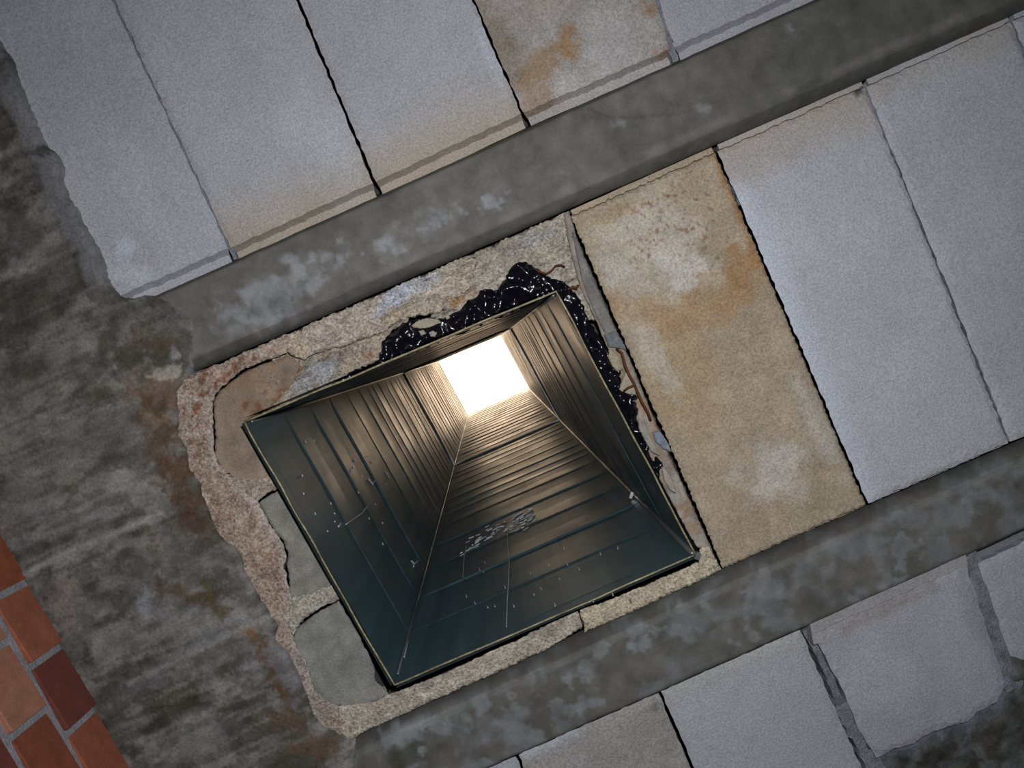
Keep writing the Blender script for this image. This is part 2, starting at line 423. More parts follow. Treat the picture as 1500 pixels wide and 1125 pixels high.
# row 2 : between the joists
k1 = ((834, 316), (1058, 834)); k2 = ((1049, 220), (1271, 739)); k3 = ((1268, 124), (1480, 648)); k4 = ((1482, 28), (1702, 552)); k5 = ((1694, -66), (1915, 458))
def row2(jl, jr, cf, gl=g, gr=g, **k):
    return block([(jl[0][0] + gl - 2.5, jl[0][1] - gl * .45 - 6), (jr[0][0] - gr - 2.5, jr[0][1] + gr * .45 - 6), (jr[1][0] - gr, jr[1][1] + gr * .45), (jl[1][0] + gl, jl[1][1] - gl * .45)], cf, ends=(0.55, 0.0), **k)
def y1(c, px, py):
    c = flat(px, (0.41, 0.335, 0.245)) * (0.85 + 0.3 * fbm(px, py, 50, 31))[..., None]
    c = mix(c, (0.55, 0.50, 0.43), 0.75 * blob(px, py, 945, 345, 75, 70, 30, s=32))
    c = mix(c, (0.60, 0.57, 0.52), 0.8 * blob(px, py, 1000, 400, 50, 34, 10, s=33, n=0.8))
    c = mix(c, (0.52, 0.49, 0.44), 0.7 * blob(px, py, 905, 400, 26, 60, -30, s=34))
    c = mix(c, (0.36, 0.20, 0.09), 0.75 * blob(px, py, 1082, 392, 26, 40, 10, s=35, n=0.9))
    c = mix(c, (0.38, 0.25, 0.13), 0.6 * blob(px, py, 1050, 430, 70, 30, -10, s=36, n=0.9))
    c = mix(c, (0.36, 0.17, 0.05), 0.8 * (1 - ss(0, 12, pline(px, py, [(1046, 228), (1085, 320), (1110, 390)]) + 10 * (fbm(px, py, 14, 37) - 0.3))))
    c = mix(c, (0.36, 0.24, 0.12), 0.5 * blob(px, py, 905, 310, 40, 12, -24, s=38))
    c = mix(c, (0.40, 0.29, 0.17), 0.6 * blob(px, py, 1000, 560, 70, 90, -20, s=39))
    c = mix(c, (0.56, 0.53, 0.47), 0.5 * blob(px, py, 960, 520, 20, 90, -24, s=40))
    c = mix(c, (0.56, 0.54, 0.50), 0.6 * blob(px, py, 1135, 690, 55, 45, -20, s=41, n=0.7))
    c = mix(c, (0.55, 0.53, 0.49), 0.55 * blob(px, py, 1200, 620, 20, 80, -24, s=42))
    c = mix(c, (0.36, 0.28, 0.19), 0.5 * blob(px, py, 1090, 760, 40, 40, 0, s=43))
    c = mix(c, (0.40, 0.25, 0.13), 0.6 * (1 - ss(6, 34, pline(px, py, [(900, 440), (985, 470), (1060, 455), (1110, 395)]) + 26 * (fbm(px, py, 22, 48) - 0.5))))
    sp = ss(0.70, 0.76, fbm(px, py, 5.5, 44, 2)) * blob(px, py, 1000, 310, 90, 110, 0, s=45)
    c = mix(c, (0.24, 0.12, 0.06), 0.75 * sp)
    c = mix(c, (0.34, 0.27, 0.19), 0.45 * (1 - ss(0, 20, pline(px, py, [(1120, 400), (1271, 739)]))))
    return c
row2(k1, k2, bc(seed=30, extra=y1), mat=M_stained, seed=31, gl=2, gr=2, jag=1.4, step=3.6, label='infill block stained ochre and rust brown beside the duct')
def y2(c, px, py):
    c = mix(c, (0.58, 0.63, 0.72), 0.55 * (1 - ss(0, 45, pline(px, py, [(1085, 290), (1271, 739)]))))
    c = mix(c, (0.40, 0.36, 0.33), 0.5 * blob(px, py, 1110, 235, 80, 30, -24, s=46))
    c = mix(c, (0.06, 0.06, 0.055), 0.9 * blob(px, py, 1257, 131, 9, 10, 0, s=47, soft=0.4))
    return c
row2(k2, k3, bc(seed=18, edges=[([(1050, 225), (1265, 130)], 90, 0.6)], extra=y2, base=(0.47, 0.475, 0.51)), seed=32, gl=2, step=7)
row2(k3, k4, bc(seed=19, base=(0.44, 0.45, 0.485), edges=[([(1275, 130), (1480, 35)], 50, 0.35)]), seed=33, zoff=0.002)
row2(k4, k5, bc(seed=20, base=(0.42, 0.43, 0.47)), seed=34)

# row 3 : below joist B
m0 = ((520, 1210), (560, 1330)); m1 = ((757, 1108), (800, 1200)); m2 = ((966, 1015), (1030, 1190)); m3 = ((1176, 922), (1330, 1270)); m3r = ((1188, 916), (1285, 1112))
m4 = ((1412, 816), (1475, 1008)); m4r = ((1424, 811), (1480, 958))
def yl(x): return yB_lo(x)
def x31(c, px, py):
    c = mix(c, (0.36, 0.33, 0.30), 0.6 * fbm(px, py, 60, 51) + 0.1)
    c = mix(c, (0.50, 0.55, 0.62), 0.6 * (1 - ss(0, 22, pline(px, py, [(757, 1108), (840, 1068)]))))
    c = mix(c, (0.15, 0.14, 0.12), 0.8 * blob(px, py, 962, 1036, 10, 8, 0, s=52))
    return c
block([(530, yl(530)), (755, yl(755)), (985, 1630), (760, 1730)], bc(seed=52, base=(0.40, 0.42, 0.46)), seed=41, ends=(0.1, 1))
block([(759, yl(759)), (964, yl(964)), (1190, 1530), (988, 1628)], bc(seed=51, base=(0.36, 0.35, 0.35), extra=x31), mat=M_stained, seed=42, ends=(0.1, 1))
block([(968, yl(968)), (1172, yl(1172)), (1400, 1432), (1194, 1528)],
      bc(seed=53, base=(0.43, 0.46, 0.49), edges=[([(970, 1015), (1172, 925)], 30, 0.3)]), seed=43, ends=(0.1, 1))
big = [(1192, 930), (1410, 832), (1424, 850), (1440, 900), (1475, 1006), (1462, 1030), (1432, 1044), (1420, 1058), (1390, 1066), (1368, 1072), (1340, 1090), (1310, 1098), (1285, 1112), (1262, 1074), (1232, 1005)]
def x33(c, px, py):
    c = mix(c, (0.27, 0.24, 0.22), 0.6 * blob(px, py, 1290, 890, 110, 16, -24, s=54, n=0.6))
    c = mix(c, (0.30, 0.30, 0.33), 0.5 * blob(px, py, 1425, 900, 14, 60, -20, s=55))
    c = mix(c, (0.46, 0.50, 0.54), 0.4 * blob(px, py, 1290, 990, 60, 60, -20, s=56))
    return c
block([(1186, yl(1186)), (1414, yl(1414)), (1475, 1006), (1285, 1112)], bc(seed=54, base=(0.41, 0.41, 0.44), extra=x33), seed=44, raw=big, zoff=-0.006)
sheet('infill_block', [(1186, yl(1186) - 6), (1414, yl(1414) - 6), (1420, 850), (1192, 945)], -0.0225, M_block, bc(seed=54, base=(0.37, 0.36, 0.37)), ceiling, step=12, jag=0.5, seed=45, thick=0.1)['label'] = 'rebated edge strip of the broken block'
block([(1432, yl(1432)), (1650, yl(1650)), (1880, 1212), (1640, 1300)], bc(seed=55, base=(0.41, 0.43, 0.47)), seed=46, zoff=0.003,
      raw=[(1434, 826), (1650, 725), (1740, 930), (1600, 930), (1520, 960), (1500, 968), (1482, 962)])

# joint mortar between the blocks
def joint(pts, wd, z, seed, name='joint_mortar'):
    L = [(x - wd, y + wd * .4) for x, y in pts]; Rr = [(x + wd, y - wd * .4) for x, y in pts]
    return sheet(name, L + Rr[::-1], z, M_joint, None, ceiling, step=7, jag=wd * 0.35, seed=seed, thick=0.08 - z,
                 zf=lambda x, y: 0.004 * (fbm(x, y, 15, seed) - 0.5))
joint([ext(j1), (170, 10), (228, 135), (345, 380)], 2.6, -0.012, 61)
joint([ext(j4), (962, 0), (990, 90)], 4.5, -0.014, 62)
joint([(1072, 262), (1086, 300)], 3.0, 0.0, 63)
joint([(1266, 124), (1375, 375), (1480, 646)], 2.2, -0.016, 64)
joint([(1482, 28), (1702, 552)], 2.2, -0.016, 65)
joint([(1180, 924), (1205, 965), (1226, 1020)], 5, 0.0, 66)
joint([(1236, 1030), (1262, 1085), (1290, 1150)], 12, -0.014, 67)
joint([(1418, 812), (1446, 880), (1466, 960), (1486, 1010)], 12, -0.012, 68)

# ------------------------------------------------------------------ concrete joists
def joist(name, up_f, lo_f, xs, chu, chl, cf, label, seed):
    ZJ = -0.030
    o_ = []; W = []; V = []; F = []
    # profile: (px offset function, z)
    rows = []
    xs = np.array(xs, float)
    yu = np.array([up_f(x) for x in xs]); yl_ = np.array([lo_f(x) for x in xs])
    n_in = 26
    def add(y, z):
        z = z * np.ones_like(xs) + 0.0009 * (fbm(xs, y, 26, seed) - 0.5)
        jit = 1.2 * (fbm(xs, y, 34, seed + 3) - 0.5) * 2
        P = U(xs, y + jit, 0.0); Q = np.array([U(x, yy, zz) for x, yy, zz in zip(xs, y + jit, z)])
        W.append(Q); V.append(np.stack([xs, y], -1))
    add(yu - 4, 0.08); add(yu - 1, 0.0)
    add(yu + chu * 0.5, -0.018); add(yu + chu, ZJ + 0.002)
    lo_in = yl_ - chl
    for t in np.linspace(0, 1, n_in): add(yu + chu + 2 + (lo_in - yu - chu - 4) * t, ZJ)
    add(lo_in, ZJ + 0.002); add(yl_ - chl * 0.45, -0.016); add(yl_, 0.0); add(yl_ + 1, 0.08)
    m = len(xs); nr = len(W)
    for r in range(nr - 1):
        for i in range(m - 1):
            F.append((r * m + i, (r + 1) * m + i, (r + 1) * m + i + 1, r * m + i + 1))
    return tag(make(name, [(np.vstack(W), np.vstack(V), F)], M_joist, None, cf, True), label, 'beam', 'concrete joists of the ceiling')
pale = (0.28, 0.29, 0.305)
def cA(px, py):
    c = flat(px, (0.145, 0.138, 0.122)) * (0.78 + 0.44 * fbm(px, py, 70, 71))[..., None]
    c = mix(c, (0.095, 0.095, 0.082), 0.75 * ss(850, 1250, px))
    t = 0
    for cx, cy, rx, ry, an, am in ((445, 400, 60, 26, -30, .8), (370, 450, 48, 24, -25, .75), (562, 368, 20, 20, -30, .9), (640, 325, 34, 7, -24, .9), (718, 296, 22, 12, -24, .95),
                                (400, 440, 40, 40, 0, .5), (330, 470, 26, 30, 0, .5), (1155, 43, 8, 5, 0, .5), (828, 253, 7, 4, 0, .9), (905, 178, 8, 6, 0, .5), (600, 340, 60, 18, -24, .4), (1030, 160, 10, 8, 0, .4)):
        c = mix(c, pale, am * blob(px, py, cx, cy, rx * 1.15, ry * 1.15, an, n=1.1, s=int(cx), soft=0.35) * (0.3 + 0.7 * ss(0.46, 0.51, fbm(px, py, 13, int(cy)))))
    c = mix(c, (0.08, 0.08, 0.07), 0.6 * (1 - ss(0.5, 3.5, pline(px, py, [(862, 158), (875, 166), (900, 172), (945, 170), (1000, 166)]))))
    c = mix(c, (0.22, 0.21, 0.20), 0.5 * (1 - ss(0, 12, np.abs(py - (553 - (px - 268) * 0.4415 - 26)))) * ss(0.35, 0.6, fbm(px, py, 50, 75)))
    return c
def cB(px, py):
    c = flat(px, (0.132, 0.128, 0.114)) * (0.75 + 0.5 * fbm(px, py, 60, 81))[..., None]
    c = mix(c, (0.21, 0.22, 0.23), 0.55 * ss(0.52, 0.66, fbm(px, py, 38, 82)))
    c = mix(c, (0.10, 0.10, 0.085), 0.5 * ss(0.5, 0.65, fbm(px, py, 60, 83)))
    c = mix(c, (0.24, 0.26, 0.27), 0.6 * ss(0.56, 0.62, fbm(px, py, 22, 182)) * ss(0.45, 0.55, fbm(px, py, 90, 183)))
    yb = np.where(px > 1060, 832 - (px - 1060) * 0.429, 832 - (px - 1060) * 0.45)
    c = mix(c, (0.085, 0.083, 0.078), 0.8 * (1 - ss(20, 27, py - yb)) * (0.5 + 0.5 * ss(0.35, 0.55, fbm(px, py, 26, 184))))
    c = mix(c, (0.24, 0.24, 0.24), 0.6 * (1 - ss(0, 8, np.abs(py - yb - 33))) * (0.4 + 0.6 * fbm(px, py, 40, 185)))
    for cx, cy, rx, ry, an, am in ((590, 1075, 48, 18, -24, .85), (640, 1065, 20, 14, 0, .7), (619, 1099, 8, 9, 0, .9), (605, 1122, 7, 6, 0, .8), (925, 948, 8, 10, 0, .8), (860, 980, 14, 20, 0, .5), (1140, 860, 30, 16, -20, .4), (850, 1035, 40, 14, -24, .5)):
        c = mix(c, (0.26, 0.285, 0.30), am * blob(px, py, cx, cy, rx, ry, an, n=0.9, s=int(cx), soft=0.35))
    c = mix(c, (0.07, 0.07, 0.05), 0.8 * blob(px, py, 600, 1108, 42, 22, -24, s=84) * (1 - blob(px, py, 619, 1099, 9, 10, 0, s=3)))
    return c
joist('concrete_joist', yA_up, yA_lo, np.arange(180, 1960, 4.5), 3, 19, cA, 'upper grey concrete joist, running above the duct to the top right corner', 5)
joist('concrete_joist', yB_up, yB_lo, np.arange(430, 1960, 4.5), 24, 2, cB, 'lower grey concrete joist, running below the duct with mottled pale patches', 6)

# ------------------------------------------------------------------ edge beams of cast concrete
ledge_pts = [(-30, 20), (0, 68), (14, 88), (18, 108), (30, 138), (42, 165), (53, 192), (62, 212), (80, 226), (87, 242), (86, 265), (98, 292), (108, 305), (114, 322), (128, 345), (140, 366), (148, 386), (151, 405), (163, 425), (172, 436), (196, 437), (215, 432), (232, 436),
             (250, 445), (266, 458), (279, 470), (283, 488), (281, 512), (277, 535), (266, 557), (255, 575), (258, 608), (258, 638), (270, 658), (273, 688), (290, 708), (293, 728), (303, 750), (317, 783), (350, 813), (358, 840), (370, 863), (388, 893), (405, 920), (402, 940), (420, 957), (433, 983), (447, 1017), (457, 1050), (473, 1067),
             (500, 1083), (520, 1096), (518, 1130), (540, 1200), (620, 1400)]
beam_poly = ledge_pts + [(100, 1560), (-520, 700), (-420, -150), (-140, -260)]
# board marks and ridges: (points, width px, height m)
ridges = [([(-100, 905), (0, 860), (90, 812), (160, 785), (235, 752)], 7, -0.006), ([(150, 1000), (200, 975), (270, 950), (400, 897)], 4, 0.003), ([(100, 1075), (240, 1045), (400, 980)], 3, 0.003),
          ([(-50, 200), (60, 120)], 3, 0.002), ([(0, 440), (60, 410), (110, 395)], 3, 0.003), ([(0, 640), (90, 600), (200, 560)], 3, 0.002), ([(140, 1090), (330, 1020)], 3, 0.003), ([(190, 1000), (390, 905)], 3, 0.003)]
slurry = [p for p in ledge_pts[:24]]
def zbeam(x, y):
    al, ac = along(x, y), across(x, y)
    h = 0.004 * (fbm(al * 0.35, ac, 34, 91) - 0.5) + 0.003 * (fbm(x, y, 14, 92) - 0.5) + 0.012 * (fbm(x, y, 150, 93) - 0.5)
    for pts, wd, hh in ridges: h = h + hh * (1 - ss(0, wd, pline(x, y, pts) + 5 * (fbm(x, y, 20, 94) - 0.5)))
    d = pline(x, y, slurry); sm = 1 - ss(26, 34, d + 14 * (fbm(x, y, 30, 95) - 0.5))
    h = h * (1 - 0.85 * sm) - 0.002 * sm
    de = pline(x, y, ledge_pts)                      # thins out where it laps over the joists
    h = h + 0.004 * (1 - ss(0, 8, de))
    # raised lip of slurry at the joist end
    h = h - 0.004 * blob(x, y, 250, 490, 30, 36, 0, s=96)
    return h
def cbeam(px, py):
    al, ac = along(px, py), across(px, py)
    c = flat(px, (0.205, 0.192, 0.17))
    c = c * (0.75 + 0.5 * fbm(al * 0.3, ac, 30, 101))[..., None]
    c = c * (0.55 + 0.9 * fbm(px, py, 80, 102, 6))[..., None]
    c = mix(c, (0.29, 0.28, 0.27), 0.8 * ss(0.50, 0.60, fbm(al * 0.75, ac, 44, 103, 6)))
    c = mix(c, (0.066, 0.060, 0.042), 0.8 * ss(0.50, 0.60, fbm(al * 0.7, ac, 70, 104, 6)))
    c = mix(c, (0.26, 0.245, 0.225), 0.6 * ss(0.56, 0.62, fbm(px, py, 20, 105)) * ss(0.4, 0.55, fbm(px, py, 110, 106)))
    c = mix(c, (0.055, 0.052, 0.04), 0.5 * ss(0.58, 0.63, fbm(al * 0.5, ac, 16, 107)))
    c = mix(c, (0.30, 0.285, 0.265), 0.4 * ss(0.60, 0.66, fbm(al * 0.10, ac, 8, 108, 3)))
    c = mix(c, (0.050, 0.046, 0.034), 0.4 * ss(0.60, 0.66, fbm(al * 0.12, ac, 9, 109, 3)))
    # smooth grey slurry running along the block edge
    d = pline(px, py, slurry[:20]); sm = (1 - ss(20, 30, d + 14 * (fbm(px, py, 30, 95) - 0.5))) * (1 - ss(390, 440, py))
    c = mix(c, (0.22, 0.22, 0.235), 0.75 * sm)
    for cx, cy, rx, ry, an, am, col in (
        (12, 95, 24, 26, 0, .8, (0.05, 0.05, 0.045)), (60, 222, 22, 8, -10, .8, (0.05, 0.05, 0.045)), (20, 300, 50, 70, 0, .4, (0.05, 0.05, 0.04)),
        (250, 455, 34, 10, 30, .7, (0.06, 0.055, 0.045)), (200, 460, 40, 16, -10, .35, (0.2, 0.2, 0.2)), (240, 480, 40, 22, -20, .5, (0.2, 0.195, 0.19)),
        (270, 510, 10, 22, 0, .7, (0.09, 0.09, 0.085)), (256, 522, 6, 12, 0, .9, (0.35, 0.35, 0.36)),
        (215, 500, 45, 30, 0, .5, (0.11, 0.085, 0.05)),
        (235, 575, 38, 24, 0, .85, (0.21, 0.14, 0.095)), (212, 610, 22, 30, 0, .8, (0.14, 0.075, 0.035)), (238, 548, 26, 10, -10, .95, (0.42, 0.38, 0.33)),
        (235, 612, 30, 14, 0, .7, (0.27, 0.20, 0.14)), (240, 650, 26, 50, -12, .8, (0.13, 0.08, 0.045)), (262, 700, 24, 50, -20, .8, (0.12, 0.068, 0.035)),
        (255, 655, 14, 18, 0, .7, (0.24, 0.22, 0.20)), (275, 735, 26, 30, 0, .8, (0.10, 0.055, 0.035)), (205, 540, 12, 10, 0, .5, (0.2, 0.17, 0.12)),
        (290, 765, 34, 24, 20, .6, (0.12, 0.07, 0.045)), (250, 820, 46, 60, 0, .6, (0.15, 0.145, 0.15)), (225, 815, 8, 70, -10, .6, (0.12, 0.085, 0.04)), (320, 830, 36, 40, 0, .4, (0.17, 0.15, 0.15)),
        (270, 875, 60, 12, 25, .7, (0.13, 0.085, 0.045)), (315, 880, 14, 40, -30, .7, (0.10, 0.08, 0.03)), (210, 885, 14, 20, 0, .8, (0.30, 0.33, 0.35)), (255, 888, 30, 22, 0, .55, (0.22, 0.22, 0.23)),
        (380, 910, 26, 16, -20, .8, (0.25, 0.25, 0.22)), (362, 925, 14, 10, 30, .9, (0.24, 0.12, 0.045)), (385, 950, 10, 34, -15, .85, (0.17, 0.095, 0.04)),
        (412, 1000, 10, 50, -20, .8, (0.14, 0.085, 0.04)), (425, 1050, 26, 24, 0, .7, (0.15, 0.09, 0.05)), (415, 975, 22, 44, -20, .6, (0.22, 0.215, 0.24)), (460, 1090, 40, 18, 10, .8, (0.16, 0.10, 0.06)),
        (95, 895, 34, 34, 0, .75, (0.27, 0.245, 0.22)), (110, 940, 30, 40, -30, .6, (0.25, 0.235, 0.22)), (100, 860, 24, 12, 0, .6, (0.28, 0.26, 0.23)), (165, 860, 90, 36, -24, .5, (0.06, 0.06, 0.052)),
        (310, 930, 50, 14, -20, .55, (0.25, 0.26, 0.27)), (230, 990, 70, 20, -24, .5, (0.22, 0.22, 0.235)), (290, 1080, 70, 26, -24, .5, (0.23, 0.23, 0.235)), (365, 975, 14, 12, 0, .6, (0.26, 0.26, 0.28)),
        (330, 955, 60, 18, -10, .5, (0.07, 0.065, 0.05)), (195, 1100, 18, 14, 0, .8, (0.045, 0.045, 0.04)), (150, 1050, 40, 60, -20, .5, (0.07, 0.07, 0.06)), (180, 1000, 60, 22, -24, .4, (0.07, 0.07, 0.06)),
        (90, 670, 110, 30, -30, .35, (0.21, 0.21, 0.21)), (60, 500, 90, 60, -30, .4, (0.08, 0.08, 0.065)), (180, 640, 60, 40, 0, .3, (0.09, 0.085, 0.07)), (60, 780, 60, 30, -24, .35, (0.22, 0.21, 0.22)),
        (60, 350, 60, 60, 0, .25, (0.2, 0.2, 0.22))):
        if col[0] > 1.9 * col[2]: col = (col[0] * 0.9, col[1] * 0.88, col[2] * 0.9)
        c = mix(c, col, am * blob(px, py, cx, cy, rx, ry, an, n=1.2, s=int(cx + cy), soft=0.45) * (0.8 + 0.2 * ss(0.35, 0.55, fbm(px, py, 15, int(cx)))))
    c = mix(c, (0.36, 0.35, 0.33), 0.8 * (1 - ss(3, 9, pline(px, py, ridges[0][0]) + 7 * (fbm(px, py, 16, 94) - 0.5))))
    c = mix(c, (0.32, 0.32, 0.31), 0.6 * (1 - ss(2, 7, pline(px, py, ridges[7][0]) + 7 * (fbm(px, py, 16, 97) - 0.5))))
    # light line of dried slurry at the very edge
    c = mix(c, (0.30, 0.30, 0.31), 0.5 * (1 - ss(0, 3.5, pline(px, py, ledge_pts[23:30]))))
    return c
tag(sheet('edge_beam', beam_poly, -0.036, M_conc, cbeam, None, True, step=4.4, jag=1.2, seed=9, zf=zbeam, thick=0.116),
    'dark weathered cast concrete edge beam with brown seepage stains, left of the duct', 'beam')
br_poly = [(1262, 1074), (1285, 1112), (1310, 1098), (1340, 1090), (1368, 1072), (1390, 1066), (1420, 1058), (1432, 1044), (1462, 1030), (1475, 1006), (1482, 962), (1500, 966), (1520, 958), (1600, 930), (1740, 930), (1990, 900), (2050, 1180), (1420, 1440), (1290, 1150)]
def cbr(px, py):
    c = flat(px, (0.10, 0.105, 0.098)) * (0.45 + 1.1 * fbm(px, py, 30, 111))[..., None]
    c = mix(c, (0.045, 0.038, 0.022), 0.7 * ss(0.5, 0.65, fbm(px, py, 26, 112)))
    c = mix(c, (0.20, 0.21, 0.22), 0.5 * ss(0.58, 0.7, fbm(px, py, 20, 113)))
    c = mix(c, (0.15, 0.17, 0.20), 0.5 * (1 - ss(5, 22, pline(px, py, br_poly[1:10]))))
    return c
tag(sheet('edge_beam', br_poly, -0.010, M_conc, cbr, None, True, step=6, jag=1.0, seed=10, thick=0.09,
          zf=lambda x, y: 0.022 * (fbm(x, y, 34, 114) - 0.5) + 0.008 * (fbm(x, y, 11, 115) - 0.5)),
    'rough dark cast concrete with an olive tinge in the bottom right corner', 'beam')

# ------------------------------------------------------------------ mortar bed round the duct
surround = empty('mortar_surround', (float(ctr[0]), float(ctr[1]), Z0 + 0.0), 'crumbling pink and beige mortar bed packed around the metal duct', 'mortar')
pink_in = [(421, 517), (405, 523), (389, 528), (372, 535), (357, 541), (344, 551), (333, 560), (322, 569), (316, 576), (310, 589), (311, 603), (312, 616), (313, 653), (316, 668), (320, 680), (333, 698), (347, 712), (360, 722), (377, 734), (384, 748), (392, 764), (403, 780), (413, 793), (420, 813), (417, 828), (421, 852), (427, 873), (424, 900), (427, 929), (437, 953), (451, 972), (457, 993), (461, 1012), (480, 1025), (496, 1034)]
pink_out = [(500, 1084), (473, 1068), (457, 1050), (445, 1017), (431, 983), (418, 957), (400, 940), (403, 920), (386, 893), (368, 863), (356, 840), (348, 813), (315, 783), (301, 750), (291, 728), (288, 708), (271, 688), (268, 658), (256, 638), (256, 608), (253, 575), (264, 557)]
pink = pink_in + pink_out + [(330, yA_lo(330) + 2.5), (420, yA_lo(420) + 2.5), (424, 500)]
def zpink(x, y): return 0.007 * (fbm(x, y, 16, 121) - 0.5) + 0.010 * (fbm(x, y, 46, 122) - 0.5) + 0.004 * (fbm(x, y, 7, 123, 2) - 0.5)
def cpink(px, py):
    c = flat(px, (0.45, 0.345, 0.275)) * (0.8 + 0.4 * fbm(px, py, 34, 124))[..., None]
    sp = ss(0.52, 0.62, fbm(px, py, 9, 125, 3)); top = 1 - ss(600, 740, py)
    c = mix(c, (0.24, 0.095, 0.055), 0.85 * sp * (0.45 + 0.55 * top))
    c = mix(c, (0.50, 0.44, 0.38), 0.6 * ss(0.5, 0.62, fbm(px, py, 12, 126, 3)) * (0.3 + 0.7 * top))
    d = pline(px, py, pink_in)
    c = mix(c, (0.52, 0.47, 0.42), 0.7 * (1 - ss(2, 16, d + 12 * (fbm(px, py, 14, 127) - 0.5))) * ss(560, 640, py))
    c = mix(c, (0.38, 0.25, 0.14), 0.4 * ss(0.5, 0.6, fbm(px, py, 16, 128)) * ss(960, 1040, py))
    c = mix(c, (0.42, 0.37, 0.33), 0.6 * ss(930, 1000, py))
    d2 = pline(px, py, pink_out[5:]); c = mix(c, (0.40, 0.33, 0.29), 0.6 * (1 - ss(3, 12, d2)))
    return c
sheet('mortar_band', pink, -0.026, M_mortar, cpink, surround, True, step=4.2, jag=1.4, seed=12, zf=zpink, thick=0.032, under=14)['label'] = 'pink crumbly mortar band'

def panel(name, poly, z, base, seed, label=None, mat=None, step=5, amp=0.004, fn=None, jag=1.0, th=None):
    def cf(px, py):
        c = flat(px, base) * (0.75 + 0.5 * fbm(px, py, 26, seed + 1))[..., None]
        return fn(c, px, py) if fn else c
    o = sheet(name, poly, z, mat or M_panel, cf, surround, True, step=step, jag=jag, seed=seed, thick=0.022, under=9,
              zf=lambda x, y: amp * (fbm(x, y, 18, seed) - 0.5) * 2 + (0.022 * np.abs(fbm(along(x, y) * 0.35, across(x, y), 16, seed + 4) - 0.5) * 2 if amp >= 0.005 else 0) + amp * 0.5 * (fbm(x, y, 7, seed + 9, 2) - 0.5))
    if label: o['label'] = label
    return o
# recessed infill pieces left of the duct
def f1(c, px, py):
    c = mix(c, (0.33, 0.21, 0.13), 0.5 * ss(0.5, 0.62, fbm(px, py, 20, 131)) * (1 - ss(600, 650, py)))
    c = mix(c, (0.20, 0.075, 0.045), 0.7 * ss(0.52, 0.6, fbm(px, py, 9, 132)) * blob(px, py, 385, 590, 34, 40, 30, s=133))
    return c
panel('infill_piece', [(319, 577), (325, 570), (336, 562), (346, 554), (359, 544), (374, 538), (391, 531), (407, 526), (422, 520), (440, 533), (430, 560), (395, 597), (366, 614), (360, 632), (382, 672), (400, 706), (380, 718), (350, 716), (330, 705), (314, 668), (316, 650), (315, 616), (313, 600), (313, 590)], -0.006, (0.30, 0.235, 0.18), 130, 'smooth brown infill piece', fn=f1, amp=0.003)
panel('infill_piece', [(379, 737), (393, 727), (407, 719), (437, 769), (467, 818), (492, 864), (460, 890), (424, 886), (424, 850), (420, 828), (423, 813), (416, 793), (400, 775), (388, 752)], -0.004, (0.27, 0.265, 0.235), 140, 'grey sandy infill piece', amp=0.002)
panel('infill_piece', [(429, 934), (434, 922), (444, 914), (457, 902), (480, 889), (496, 880), (526, 930), (547, 974), (550, 996), (570, 1018), (560, 1024), (523, 1038), (480, 1040), (452, 1020), (440, 980), (425, 950)], -0.002, (0.255, 0.255, 0.235), 150, 'grey sandy infill piece', amp=0.002)
# mortar ribs
panel('mortar_rib', [(330, 694), (352, 700), (380, 702), (398, 697), (409, 716), (392, 722), (377, 735), (355, 722), (338, 712)], -0.016, (0.42, 0.35, 0.29), 160, mat=M_mortar, step=4)
panel('mortar_rib', [(420, 876), (440, 872), (462, 866), (486, 856), (493, 862), (499, 878), (478, 886), (455, 899), (440, 912), (430, 930), (420, 915)], -0.017, (0.45, 0.41, 0.35), 165, mat=M_mortar, step=4)
# strip under the lower edge of the duct
def fb(c, px, py):
    c = mix(c, (0.56, 0.48, 0.36), 0.7 * ss(0.45, 0.6, fbm(px, py, 12, 171)) * ss(840, 870, px))
    c = mix(c, (0.40, 0.35, 0.28), 0.8 * blob(px, py, 800, 915, 48, 20, -24, s=172))
    c = mix(c, (0.54, 0.49, 0.42), 0.6 * ss(0.5, 0.62, fbm(px, py, 14, 173)) * (1 - ss(700, 760, px)))
    c = mix(c, (0.25, 0.23, 0.2), 0.7 * blob(px, py, 625, 1003, 12, 10, 0, s=174))
    c = mix(c, (0.22, 0.12, 0.06), 0.5 * (1 - ss(500, 530, px)) * ss(0.5, 0.6, fbm(px, py, 10, 175)))
    return c
sh = lambda L, dy: [(x, y + dy) for x, y in L]
bot_r = [(849, 893), (880, 884), (940, 860), (991, 838), (1008, 831), (1023, 821), (1024, 805), (1036, 796), (1056, 834)] + [(x, yB_up(x) + 3) for x in (1040, 980, 900, 856)] + [(856, 917), (851, 903)]
bot_l = [(490, 1036), (523, 1031), (550, 1027), (573, 1016), (600, 1006), (640, 991), (680, 973), (720, 954), (760, 936), (800, 916), (846, 894), (849, 904), (854, 918)] + [(x, yB_up(x) + 3) for x in (800, 720, 640, 560)] + [(515, 1082), (496, 1086)]
panel('mortar_strip', bot_r, -0.020, (0.56, 0.48, 0.36), 170, 'sandy beige mortar strip', mat=M_mortar, step=4, fn=fb, amp=0.003)
panel('mortar_strip', bot_l, -0.020, (0.52, 0.46, 0.38), 176, 'sandy beige mortar strip', mat=M_mortar, step=4, fn=fb, amp=0.003)
